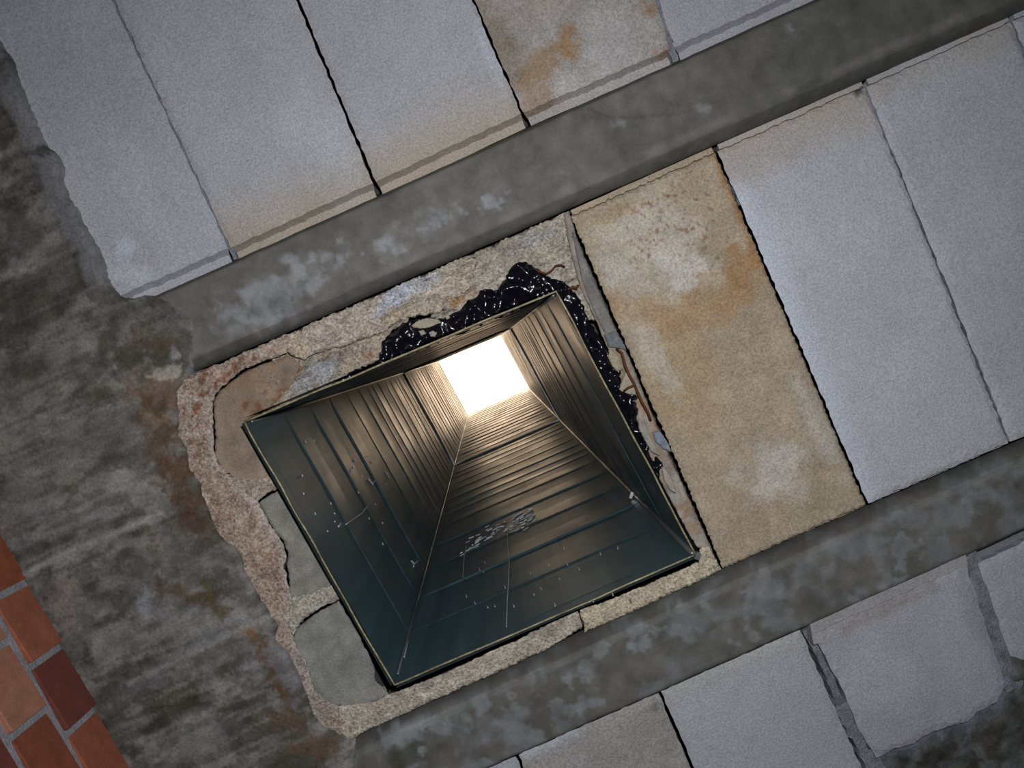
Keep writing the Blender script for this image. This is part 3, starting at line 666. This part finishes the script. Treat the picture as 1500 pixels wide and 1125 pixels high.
# broken layers above the duct
lo1 = [(421, 517), (430, 522), (444, 528), (462, 518), (480, 512), (500, 508), (516, 503), (540, 494), (556, 488), (572, 478), (583, 470), (600, 464), (618, 462), (640, 458), (652, 455)]
def ft1(c, px, py):
    c = mix(c, (0.55, 0.44, 0.30), 0.6 * blob(px, py, 430, 512, 40, 20, -24, s=181))
    c = mix(c, (0.54, 0.46, 0.42), 0.7 * blob(px, py, 490, 485, 60, 22, -24, s=182, n=.7))
    c = mix(c, (0.50, 0.52, 0.60), 0.85 * blob(px, py, 575, 440, 34, 20, -28, s=183, n=.9))
    c = mix(c, (0.50, 0.53, 0.60), 0.7 * blob(px, py, 610, 418, 34, 14, -24, s=184, n=.9))
    c = mix(c, (0.52, 0.40, 0.25), 0.7 * blob(px, py, 585, 458, 26, 12, -24, s=185, n=.9))
    c = mix(c, (0.48, 0.42, 0.34), 0.6 * blob(px, py, 615, 445, 26, 14, -24, s=186, n=.9))
    c = mix(c, (0.20, 0.18, 0.15), 0.6 * (1 - ss(0, 4, pline(px, py, [(560, 466), (600, 440), (650, 430), (680, 415)]) + 6 * (fbm(px, py, 12, 187) - 0.4))))
    return c
def zt1(x, y):
    return 0
T1 = lo1 + [(664, 440), (690, 420), (700, 380), (690, yA_lo(690) + 2.5), (600, yA_lo(600) + 2.5), (500, yA_lo(500) + 2.5), (419, yA_lo(419) + 2.5)]
panel('broken_layer', T1, -0.022, (0.50, 0.43, 0.35), 180, mat=M_mortar, step=4, fn=ft1, amp=0.007, jag=1.6)
def ft2(c, px, py):
    c = mix(c, (0.25, 0.215, 0.17), 0.7 * blob(px, py, 480, 528, 45, 16, -15, s=191))
    c = mix(c, (0.46, 0.47, 0.49), 0.85 * blob(px, py, 468, 545, 26, 22, -30, s=192, n=.9))
    c = mix(c, (0.44, 0.44, 0.44), 0.7 * blob(px, py, 440, 562, 28, 16, -24, s=193, n=.9))
    c = mix(c, (0.42, 0.24, 0.11), 0.8 * blob(px, py, 403, 582, 11, 9, 0, s=194))
    c = mix(c, (0.42, 0.27, 0.15), 0.7 * blob(px, py, 418, 540, 22, 16, 0, s=195, n=.9))
    c = mix(c, (0.46, 0.38, 0.28), 0.8 * blob(px, py, 505, 543, 26, 9, -35, s=196, n=.9))
    c = mix(c, (0.20, 0.17, 0.14), 0.6 * (1 - ss(0, 3, pline(px, py, [(500, 560), (470, 560), (450, 575), (430, 578)]) + 5 * (fbm(px, py, 9, 298) - 0.4))))
    c = mix(c, (0.33, 0.15, 0.08), 0.6 * blob(px, py, 541, 521, 10, 8, 0, s=197))
    c = mix(c, (0.24, 0.09, 0.05), 0.7 * ss(0.5, 0.58, fbm(px, py, 9, 198)) * blob(px, py, 385, 580, 22, 30, 20, s=199))
    return c
T2 = [(398, 520), (425, 505), (470, 495), (520, 480), (565, 462), (600, 455), (598, 476), (574, 482), (562, 503), (558, 524), (545, 534), (520, 543), (497, 560), (470, 572), (435, 588), (400, 602), (380, 606), (372, 596), (388, 574), (394, 556), (404, 540)]
panel('broken_layer', T2, -0.008, (0.43, 0.36, 0.29), 190, mat=M_mortar, step=3.6, fn=ft2, amp=0.011, jag=1.6)
def ft3(c, px, py):
    c = mix(c, (0.42, 0.24, 0.10), 0.85 * blob(px, py, 668, 440, 14, 9, -30, s=201, n=.8))
    c = mix(c, (0.34, 0.20, 0.12), 0.6 * blob(px, py, 690, 424, 14, 9, 0, s=202, n=.8))
    c = mix(c, (0.36, 0.35, 0.36), 0.6 * blob(px, py, 780, 350, 40, 12, -24, s=203))
    c = mix(c, (0.42, 0.36, 0.31), 0.5 * blob(px, py, 720, 395, 40, 16, -40, s=204))
    c = mix(c, (0.40, 0.37, 0.30), 0.6 * blob(px, py, 815, 385, 20, 14, 0, s=205))
    return c
T3 = [(628, 470), (636, 452), (655, 440), (668, 425), (672, 380), (690, yA_lo(690) + 2.5), (760, yA_lo(760) + 2.5), (829, yA_lo(829) + 2.5), (846, 362), (862, 400), (880, 440), (886, 470), (860, 468), (830, 428), (790, 405), (760, 400), (735, 425), (700, 436), (675, 462), (640, 476)]
panel('broken_layer', T3, -0.013, (0.42, 0.375, 0.31), 200, mat=M_mortar, step=4, fn=ft3, amp=0.005, jag=1.2)
# narrow boarded strip right of the duct
def fr(c, px, py):
    c = mix(c, (0.20, 0.19, 0.17), 0.5 * ss(0.5, 0.6, fbm(px, py, 16, 211)))
    c = mix(c, (0.42, 0.38, 0.34), 0.7 * ss(640, 720, py) * ss(0.4, 0.55, fbm(px, py, 14, 212)))
    c = mix(c, (0.34, 0.20, 0.11), 0.6 * ss(0.54, 0.62, fbm(px, py, 12, 213)) * (1 - ss(820, 900, px) * 0))
    return c
panel('filler_strip', [(826, yA_lo(826) + 2.5), (833, yA_lo(833) + 2.5), (846, 352), (862, 390), (880, 432), (906, 490), (932, 548), (950, 594), (975, 655), (1003, 716), (1030, 776), (1054, 832), (1046, 836), (1030, 806), (1020, 800), (1000, 765), (980, 728), (962, 694), (950, 660), (935, 620), (915, 570), (895, 520), (872, 468), (850, 420), (836, 370)], -0.019, (0.33, 0.29, 0.24), 210, 'narrow grey-brown filler strip', step=4.5, fn=fr, amp=0.002, jag=0.8)
panel('filler_strip', [(838, 340), (846, 352), (862, 390), (880, 432), (902, 484), (888, 492), (868, 452), (852, 408)], -0.026, (0.21, 0.20, 0.185), 215, 'grey filler strip', step=4.5, amp=0.001, jag=0.5)

# ------------------------------------------------------------------ black bitumen
tar_out = [(496, 560), (520, 541), (544, 533), (557, 523), (560, 504), (571, 485), (586, 476), (600, 469), (616, 467), (645, 467), (659, 461), (677, 451), (685, 440), (696, 436), (707, 424), (728, 424), (741, 408), (746, 396), (752, 389), (771, 383), (787, 395), (808, 408), (827, 413), (837, 424), (851, 440), (860, 467), (872, 485), (888, 509), (893, 531), (909, 547), (907, 568), (931, 579), (936, 600), (930, 621), (945, 637), (953, 664), (969, 677), (966, 700)]
tar_in = [(958, 702), (935, 658), (905, 602), (875, 545), (845, 488), (822, 442), (812, 430), (760, 452), (700, 477), (640, 502), (580, 527), (530, 547), (500, 560)]
def ztar(x, y):
    r1 = np.abs(fbm(x, y, 24, 221) - 0.5) * 2; r2 = np.abs(fbm(x + 40, y, 11, 222) - 0.5) * 2
    return 0.034 * r1 + 0.005 * r2 - 0.010
tag(sheet('bitumen_sheet', tar_out + tar_in, -0.022, M_tar, None, None, True, step=4.6, jag=2.2, seed=22, zf=ztar, thick=0.05),
    'glossy black crumpled bitumen sealing the upper and right sides of the duct', 'sealant')

# loose flakes caught in the bitumen
def flake(poly, col, label, seed, z=-0.034, group=None):
    def cf(px, py): return flat(px, col) * (0.8 + 0.4 * fbm(px, py, 8, seed))[..., None]
    return tag(sheet('mortar_flake', poly, z, M_cream, cf, None, True, step=3, jag=0.6, seed=seed, thick=0.012,
                     zf=lambda x, y: 0.004 * (fbm(x, y, 8, seed) - 0.5)), label, 'rubble', 'loose flakes stuck in the bitumen')
flake([(602, 477), (611, 470), (624, 466), (640, 467), (647, 472), (634, 477), (622, 481), (606, 480)], (0.42, 0.38, 0.30), 'long cream mortar flake in the bitumen near its upper left end', 231)
flake([(652, 463), (657, 460), (659, 465), (654, 468)], (0.42, 0.38, 0.30), 'tiny cream mortar flake right of the long flake', 232)
flake([(613, 485), (620, 483), (624, 488), (617, 492)], (0.36, 0.33, 0.28), 'small grey mortar flake below the long cream flake, the left one of two', 233)
flake([(628, 487), (634, 484), (640, 487), (637, 494), (631, 493)], (0.36, 0.33, 0.28), 'small grey mortar flake below the long cream flake, the right one of two', 234)
flake([(893, 512), (900, 515), (908, 526), (914, 541), (905, 544), (897, 536), (892, 524)], (0.40, 0.34, 0.24), 'cream mortar chunk in the bitumen right of the duct, above the forked rusty wire', 235)
flake([(918, 545), (924, 552), (931, 568), (932, 578), (920, 577), (908, 571), (912, 558)], (0.40, 0.35, 0.27), 'cream mortar chunk in the bitumen right of the duct, behind the forked rusty wire', 236)
flake([(936, 616), (944, 622), (952, 636), (960, 652), (966, 668), (955, 662), (946, 646), (938, 630)], (0.34, 0.32, 0.27), 'beige mortar sliver below the forked rusty wire', 237)
flake([(957, 634), (968, 633), (976, 645), (984, 662), (972, 657), (962, 648)], (0.24, 0.27, 0.32), 'blue-grey flake beside the ochre stained block', 238)
flake([(886, 490), (903, 486), (911, 498), (918, 513), (905, 510), (893, 508)], (0.17, 0.18, 0.19), 'grey flat flake above the forked rusty wire', 239)
flake([(970, 684), (977, 690), (986, 706), (990, 722), (982, 718), (974, 704)], (0.44, 0.38, 0.32), 'pale crumb at the lower end of the bitumen', 240)
def wire(ptsz, label, r=0.0016, extra=()):
    parts = [tube_data([U(x, y, z) for x, y, z in ptsz], r)]
    for e in extra: parts.append(tube_data([U(x, y, z) for x, y, z in e], r * 0.9))
    return tag(make('rusty_wire', parts, M_rust, None, None, True), label, 'wire')
wire([(903, 511, -.03), (911, 517, -.038), (916, 536, -.044), (922, 550, -.046), (929, 562, -.046), (934, 574, -.044), (941, 590, -.042), (949, 604, -.038), (953, 616, -.03)], 'forked rusty wire sticking out of the bitumen right of the duct', 0.002,
     [[(914, 573, -.038), (920, 568, -.045), (930, 564, -.046)]])
wire([(781, 392, -.03), (790, 398, -.036), (800, 401, -.038), (808, 396, -.038), (814, 389, -.036), (822, 388, -.032), (827, 391, -.026)], 'thin bent rusty wire at the top corner of the bitumen', 0.0014)
wire([(832, 424, -.034), (839, 420, -.038), (845, 422, -.034), (847, 418, -.03)], 'short rusty stub at the upper right corner of the duct', 0.002)

# ------------------------------------------------------------------ metal duct
duct = empty('metal_duct', (float(ctr[0]), float(ctr[1]), Z0 + ZRIM), 'square galvanised metal duct rising through the ceiling to a rooflight', 'duct')
DEP = Z0 + ZRIM - ZC
HJ = DEP / 0.35 - DEP            # height of the sheet joint above the mouth
HT = DEP / 0.2 - DEP             # height of the top
TL, TR, BR, BL = [Vector(rim[k]) for k in ('TL', 'TR', 'BR', 'BL')]
rnd = random.Random(5)
lev = [0.0]; kinds = [0]
while lev[-1] < HT - 0.05:
    h = lev[-1]
    stepz = (0.13 + 0.09 * rnd.random()) if h < HJ * 0.4 else (0.10 + 0.06 * rnd.random()) if h < HJ else 0.12 + 0.05 * rnd.random()
    lev.append(h + stepz)
lev = [x for x in lev if x < HT]; lev.append(HT)
AMP = 0.0016
def wall_panel(P, Q, seed, bow=0.0):
    """P, Q: lower corners; outward = away from the axis"""
    u = (Q - P); L = u.length; u = u / L
    out = Vector((u.y, -u.x, 0)); c = Vector(ctr); mid = (P + Q) / 2
    if out.dot(mid - Vector((c.x, c.y, mid.z))) < 0: out = -out
    rr = random.Random(seed); hs = []
    for i, h in enumerate(lev[:-1]):                 # pleats with a sharp crease between them
        nx = lev[i + 1]; amp = AMP * (0.5 + rr.random() * 0.9)
        if h < 0.001: amp *= 0.3
        gw = (nx - h) * (0.14 if h < HJ else 0.26); gd = (0.0022 if h < HJ * 0.3 else 0.0034) * (0.25 + 1.3 * rr.random() ** 1.5) * (0 if i == 0 else 1)
        hs += [(h, 0.0), (h + 0.003, gd), (h + gw, gd), (h + gw + 0.004, -amp * 0.5), (h + (nx - h) * 0.6, amp * 0.5), (nx - 0.002, 0.0)]
    hs.append((lev[-1], 0))
    hs = sorted(hs); NC = 15; W = []; F = []
    for h, d in hs:
        lip = 0.006 if abs(h - HJ) < 0.02 else 0
        for k in range(NC):
            s = k / (NC - 1); env = min(1, min(s, 1 - s) * 9)
            wob = 0.0022 * (float(vn(np.array([s * 3.1 + seed]), np.array([h * 2.3]), seed)[0]) - 0.5) * env
            W.append(P + u * (L * s) + Vector((0, 0, h)) + out * ((d - lip) * env + wob + bow * math.sin(math.pi * s) * max(0, 1 - h / 0.5)))
    m = len(hs)
    for r in range(m - 1):
        for k in range(NC - 1):
            F.append((r * NC + k, r * NC + k + 1, (r + 1) * NC + k + 1, (r + 1) * NC + k))
    n0 = len(W)                                       # outer skin
    for i in (0, NC - 1, (m - 1) * NC, m * NC - 1): W.append(Vector(W[i]) + out * 0.006)
    F.append((n0, n0 + 2, n0 + 3, n0 + 1))
    W = np.array([tuple(v) for v in W]); return (W, W[:, :2] * 0, F)
for (P, Q, sd, lb) in ((TL, BL, 1, 'left'), (BL, BR, 2, 'bottom'), (BR, TR, 3, 'right'), (TR, TL, 4, 'top')):
    make('duct_panel', [wall_panel(P, Q, sd)], M_metal, duct)
# corner seams: folded strips standing proud of the corners
def seam(Pc, h0, h1, w_=0.004, name='corner_seam'):
    dirn = (Vector((ctr[0], ctr[1], 0)) - Vector((Pc.x, Pc.y, 0))).normalized()
    pts = [Pc + dirn * 0.004 + Vector((0, 0, h0 + (h1 - h0) * t)) for t in np.linspace(0, 1, 14)]
    return make(name, [tube_data([tuple(p) for p in pts], w_, 6)], M_seam, duct, None, True)
seam(BL, 0.03, HT - 0.01, 0.0022); seam(BR, 0.0, HT - 0.01, 0.004); seam(TR, 0.02, HT - 0.01, 0.003); seam(TL, 0.02, HT - 0.01, 0.003)
# joint flange between the two lengths of duct
def ring(h, inset, tall):
    parts = []
    cs = [TL, TR, BR, BL]; c = Vector((ctr[0], ctr[1], 0))
    for i in range(4):
        A, B = cs[i], cs[(i + 1) % 4]
        def inn(p, k): 
            v = Vector((c.x - p.x, c.y - p.y, 0)).normalized(); return p + v * k
        a1, b1, a2, b2 = inn(A, inset), inn(B, inset), inn(A, -0.002), inn(B, -0.002)
        z0_, z1_ = Vector((0, 0, h)), Vector((0, 0, h + tall))
        parts.append(box_data([tuple(p) for p in (a1 + z0_, b1 + z0_, b2 + z0_, a2 + z0_, a1 + z1_, b1 + z1_, b2 + z1_, a2 + z1_)]))
    return parts
make('joint_flange', ring(HJ, 0.009, 0.010), M_seam, duct)
# hemmed rusty rim, slightly wavy
rp = []
cs = [TL, TR, BR, BL]
for i in range(4):
    A, B = cs[i], cs[(i + 1) % 4]
    for t in np.linspace(0, 1, 26)[:-1]:
        p = A.lerp(B, float(t)); s = math.sin(math.pi * t)
        wv = 0.003 * (float(vn(np.array([t * 9 + i * 31]), np.array([0.5]), 77)[0]) - 0.5)
        o_ = (p - Vector(ctr)); o_.z = 0; o_.normalize()
        rp.append(tuple(p + o_ * (0.0012 + wv) + Vector((0, 0, -0.001))))
rp.append(rp[0])
make('rim', [tube_data(rp, 0.0016, 6)], M_rim, duct, None, True)['label'] = 'rust-yellow cut rim'
# a folded tab on the lower right corner and on the seam higher up
pc = BR + Vector((0, 0, -0.004)); dirn = (BR - Vector(ctr)); dirn.z = 0; dirn.normalize(); side_ = dirn.cross(Vector((0, 0, 1)))
def tabbox(c, dx, dy, dz):
    return box_data([tuple(c + side_ * sx * dx + dirn * sy * dy + Vector((0, 0, sz * dz))) for sz in (-1, 1) for sx, sy in ((-1, -1), (1, -1), (1, 1), (-1, 1))])
make('folded_tab', [tabbox(pc + dirn * 0.002, 0.005, 0.004, 0.007)], M_seam, duct)
s2 = BR - dirn * 0.014 + Vector((0, 0, DEP / 0.72 - DEP))
make('folded_tab', [tabbox(s2, 0.007, 0.003, 0.003)], M_seam, duct)

# scuffs, drip marks and cobweb threads on the lower walls: thin raised flecks of zinc
def on_wall(px, py, P, Q, off=0.0012):
    u = (Q - P).normalized(); nrm = Vector((u.y, -u.x, 0)); c = Vector(ctr)
    if nrm.dot(c - P) < 0: nrm = -nrm
    d = R @ Vector(((px - 750) / FPX, -(py - 562.5) / FPX, -1)); o = Vector((0, 0, ZC))
    t = (P + nrm * off - o).dot(nrm) / d.dot(nrm); return o + d * t
def fleck(pts, P, Q, r): return tube_data([tuple(on_wall(x, y, P, Q)) for x, y in pts], r, 5)
rs = random.Random(8); parts = []
for i in range(70):
    t = rs.random(); x = 672 + 108 * t; y = 812 - 56 * t + rs.gauss(0, 6.5) - 10 * math.sin(t * 3.1) * 0.6
    L = 2 + 7 * rs.random(); parts.append(fleck([(x, y), (x + L, y - L * (0.35 + 0.3 * rs.random()))], BL, BR, 0.0007 + 0.0013 * rs.random() ** 2))
make('scuff_mark', parts, M_scuff, duct)['kind'] = 'stuff'
parts = [fleck([(743, 782), (744, 800), (746, 822), (745, 850), (743, 880), (742, 918)], BL, BR, 0.0008), fleck([(683, 800), (680, 815), (678, 845)], BL, BR, 0.0007),
         fleck([(600, 918), (597, 938), (592, 962)], BL, BR, 0.0014)]
for q_ in parts: make('drip_mark', [q_], M_scuff, duct)
parts = [fleck([(507, 768), (518, 760), (530, 752), (538, 742)], TL, BL, 0.0012), fleck([(496, 771), (499, 767)], TL, BL, 0.0014), fleck([(540, 702), (546, 709), (550, 704)], TL, BL, 0.0016), fleck([(603, 822), (607, 826), (612, 822)], TL, BL, 0.0018), fleck([(606, 824), (606, 830)], TL, BL, 0.0014), fleck([(570, 700), (566, 692)], TL, BL, 0.0009)]
for q_ in parts: make('cobweb_thread', [q_], M_scuff, duct)
parts = []
for i in range(46):
    if i % 2: x, y, P, Q = rs.uniform(640, 930), rs.uniform(800, 900), BL, BR
    else: x, y, P, Q = rs.uniform(430, 580), rs.uniform(640, 800), TL, BL
    parts.append(fleck([(x, y), (x + 1.2, y + 1.5 + 2.5 * rs.random())], P, Q, 0.0009))
make('paint_speck', parts, M_scuff, duct)['kind'] = 'stuff'

# rooflight on top of the shaft
roof = empty('rooflight', (float(ctr[0]), float(ctr[1]), Z0 + ZRIM + HT), 'bright white daylit rooflight at the far top end of the duct', 'skylight')
def quad_box(z0_, z1_, k0):
    cs = [TL, TR, BR, BL]; c = Vector((ctr[0], ctr[1], 0)); W = []
    for z in (z0_, z1_):
        for p in cs: W.append((c.x + (p.x - c.x) * k0, c.y + (p.y - c.y) * k0, Z0 + ZRIM + HT + z))
    return box_data(W)
make('diffuser', [quad_box(0.012, 0.03, 1.03)], M_sky, roof)
make('frame', [quad_box(0.031, 0.07, 1.12)], M_seam, roof)

# ------------------------------------------------------------------ brick wall
ZW = -0.036
w0 = Vector(U(40, 858, ZW)); w1 = Vector(U(190, 1137, ZW)); wd = (w1 - w0); wd.z = 0; wd.normalize()
inn = Vector((-wd.y, wd.x, 0)); 
if inn.dot(Vector((0, 0, 0)) - Vector((w0.x, w0.y, 0))) < 0: inn = -inn      # towards the room
pitch = (Vector(U(90, 951, ZW)) - w0).length; L = pitch * 0.90
def on_plane(px, py):
    d = R @ Vector(((px - 750) / FPX, -(py - 562.5) / FPX, -1)); o = Vector((0, 0, ZC))
    t = (w0 - o).dot(inn) / d.dot(inn); return o + d * t
wall = empty('wall_left', (w0.x, w0.y, 0), kind='structure')
e0 = on_plane(12, 945); s_e = (e0 - w0).dot(wd); z_e = e0.z - (Z0 + ZW)
rowh = max(0.088, min(0.115, -z_e)); bh = rowh - 0.016
c_ = w0 + inn * 0.0005
ztop = Z0 + ZW + 0.010
core = []
A = c_ - wd * (pitch * 6); B = c_ + wd * (pitch * 7)
core = box_data([(A.x, A.y, 0), (B.x, B.y, 0), (B.x - inn.x * .2, B.y - inn.y * .2, 0), (A.x - inn.x * .2, A.y - inn.y * .2, 0),
                 (A.x, A.y, ztop), (B.x, B.y, ztop), (B.x - inn.x * .2, B.y - inn.y * .2, ztop), (A.x - inn.x * .2, A.y - inn.y * .2, ztop)])
make('mortar_core', [core], M_wallmortar, wall)
reds = [(0.36, 0.115, 0.065), (0.38, 0.13, 0.075), (0.20, 0.062, 0.045), (0.33, 0.10, 0.05), (0.44, 0.20, 0.13), (0.28, 0.085, 0.048)]
fixed = {(0, -1): 3, (0, 0): 1, (0, 1): 2, (0, 2): 0, (1, 0): 4, (1, 1): 5}
rb = random.Random(17)
row = 0
while True:
    zt = Z0 + ZW - 0.001 - row * rowh
    if zt - bh < 0.0: break
    offs = 0 if row % 2 == 0 else s_e
    for k in range(-5, 5):
        col = reds[fixed.get((row, k), rb.randrange(len(reds)))]
        s0 = offs + k * pitch
        rot = math.radians(3.6 + rb.uniform(-1, 1)); jut = rb.uniform(-0.002, 0.003)
        dwd = wd * math.cos(rot) + inn * math.sin(rot) * 1; din = inn * math.cos(rot) - wd * math.sin(rot)
        p0 = Vector((w0.x, w0.y, 0)) + wd * s0 + inn * jut; dep = 0.055; b_ = 0.0015
        W = []
        for (z, kk) in ((zt - bh, b_), (zt - bh + b_, 0), (zt - b_ * .4, 0), (zt, b_)):
            f0 = p0 - din * kk; f1 = f0 + dwd * L
            W += [tuple(Vector((q.x, q.y, z))) for q in (f0 + dwd * kk - din * 0, f0 + dwd * (L - kk), f0 + dwd * (L - kk * .5) - din * dep, f0 + dwd * kk * .5 - din * dep)]
        F = [(0, 1, 2, 3), (12, 15, 14, 13)]
        for r_ in range(3):
            for i in range(4):
                j = (i + 1) % 4; F.append((r_ * 4 + i, (r_ + 1) * 4 + i, (r_ + 1) * 4 + j, r_ * 4 + j))
        W = np.array(W)
        make('brick', [(W, np.zeros((len(W), 2)), F)], M_brick, wall, lambda px, py, cc=col: flat(px, cc))
    row += 1
# floor far below
fl = box_data([(-1.9, -1.5, -0.05), (1.9, -1.5, -0.05), (1.9, 1.5, -0.05), (-1.9, 1.5, -0.05), (-1.9, -1.5, 0), (1.9, -1.5, 0), (1.9, 1.5, 0), (-1.9, 1.5, 0)])
tag(make('floor', [fl], M_floor), kind='structure')
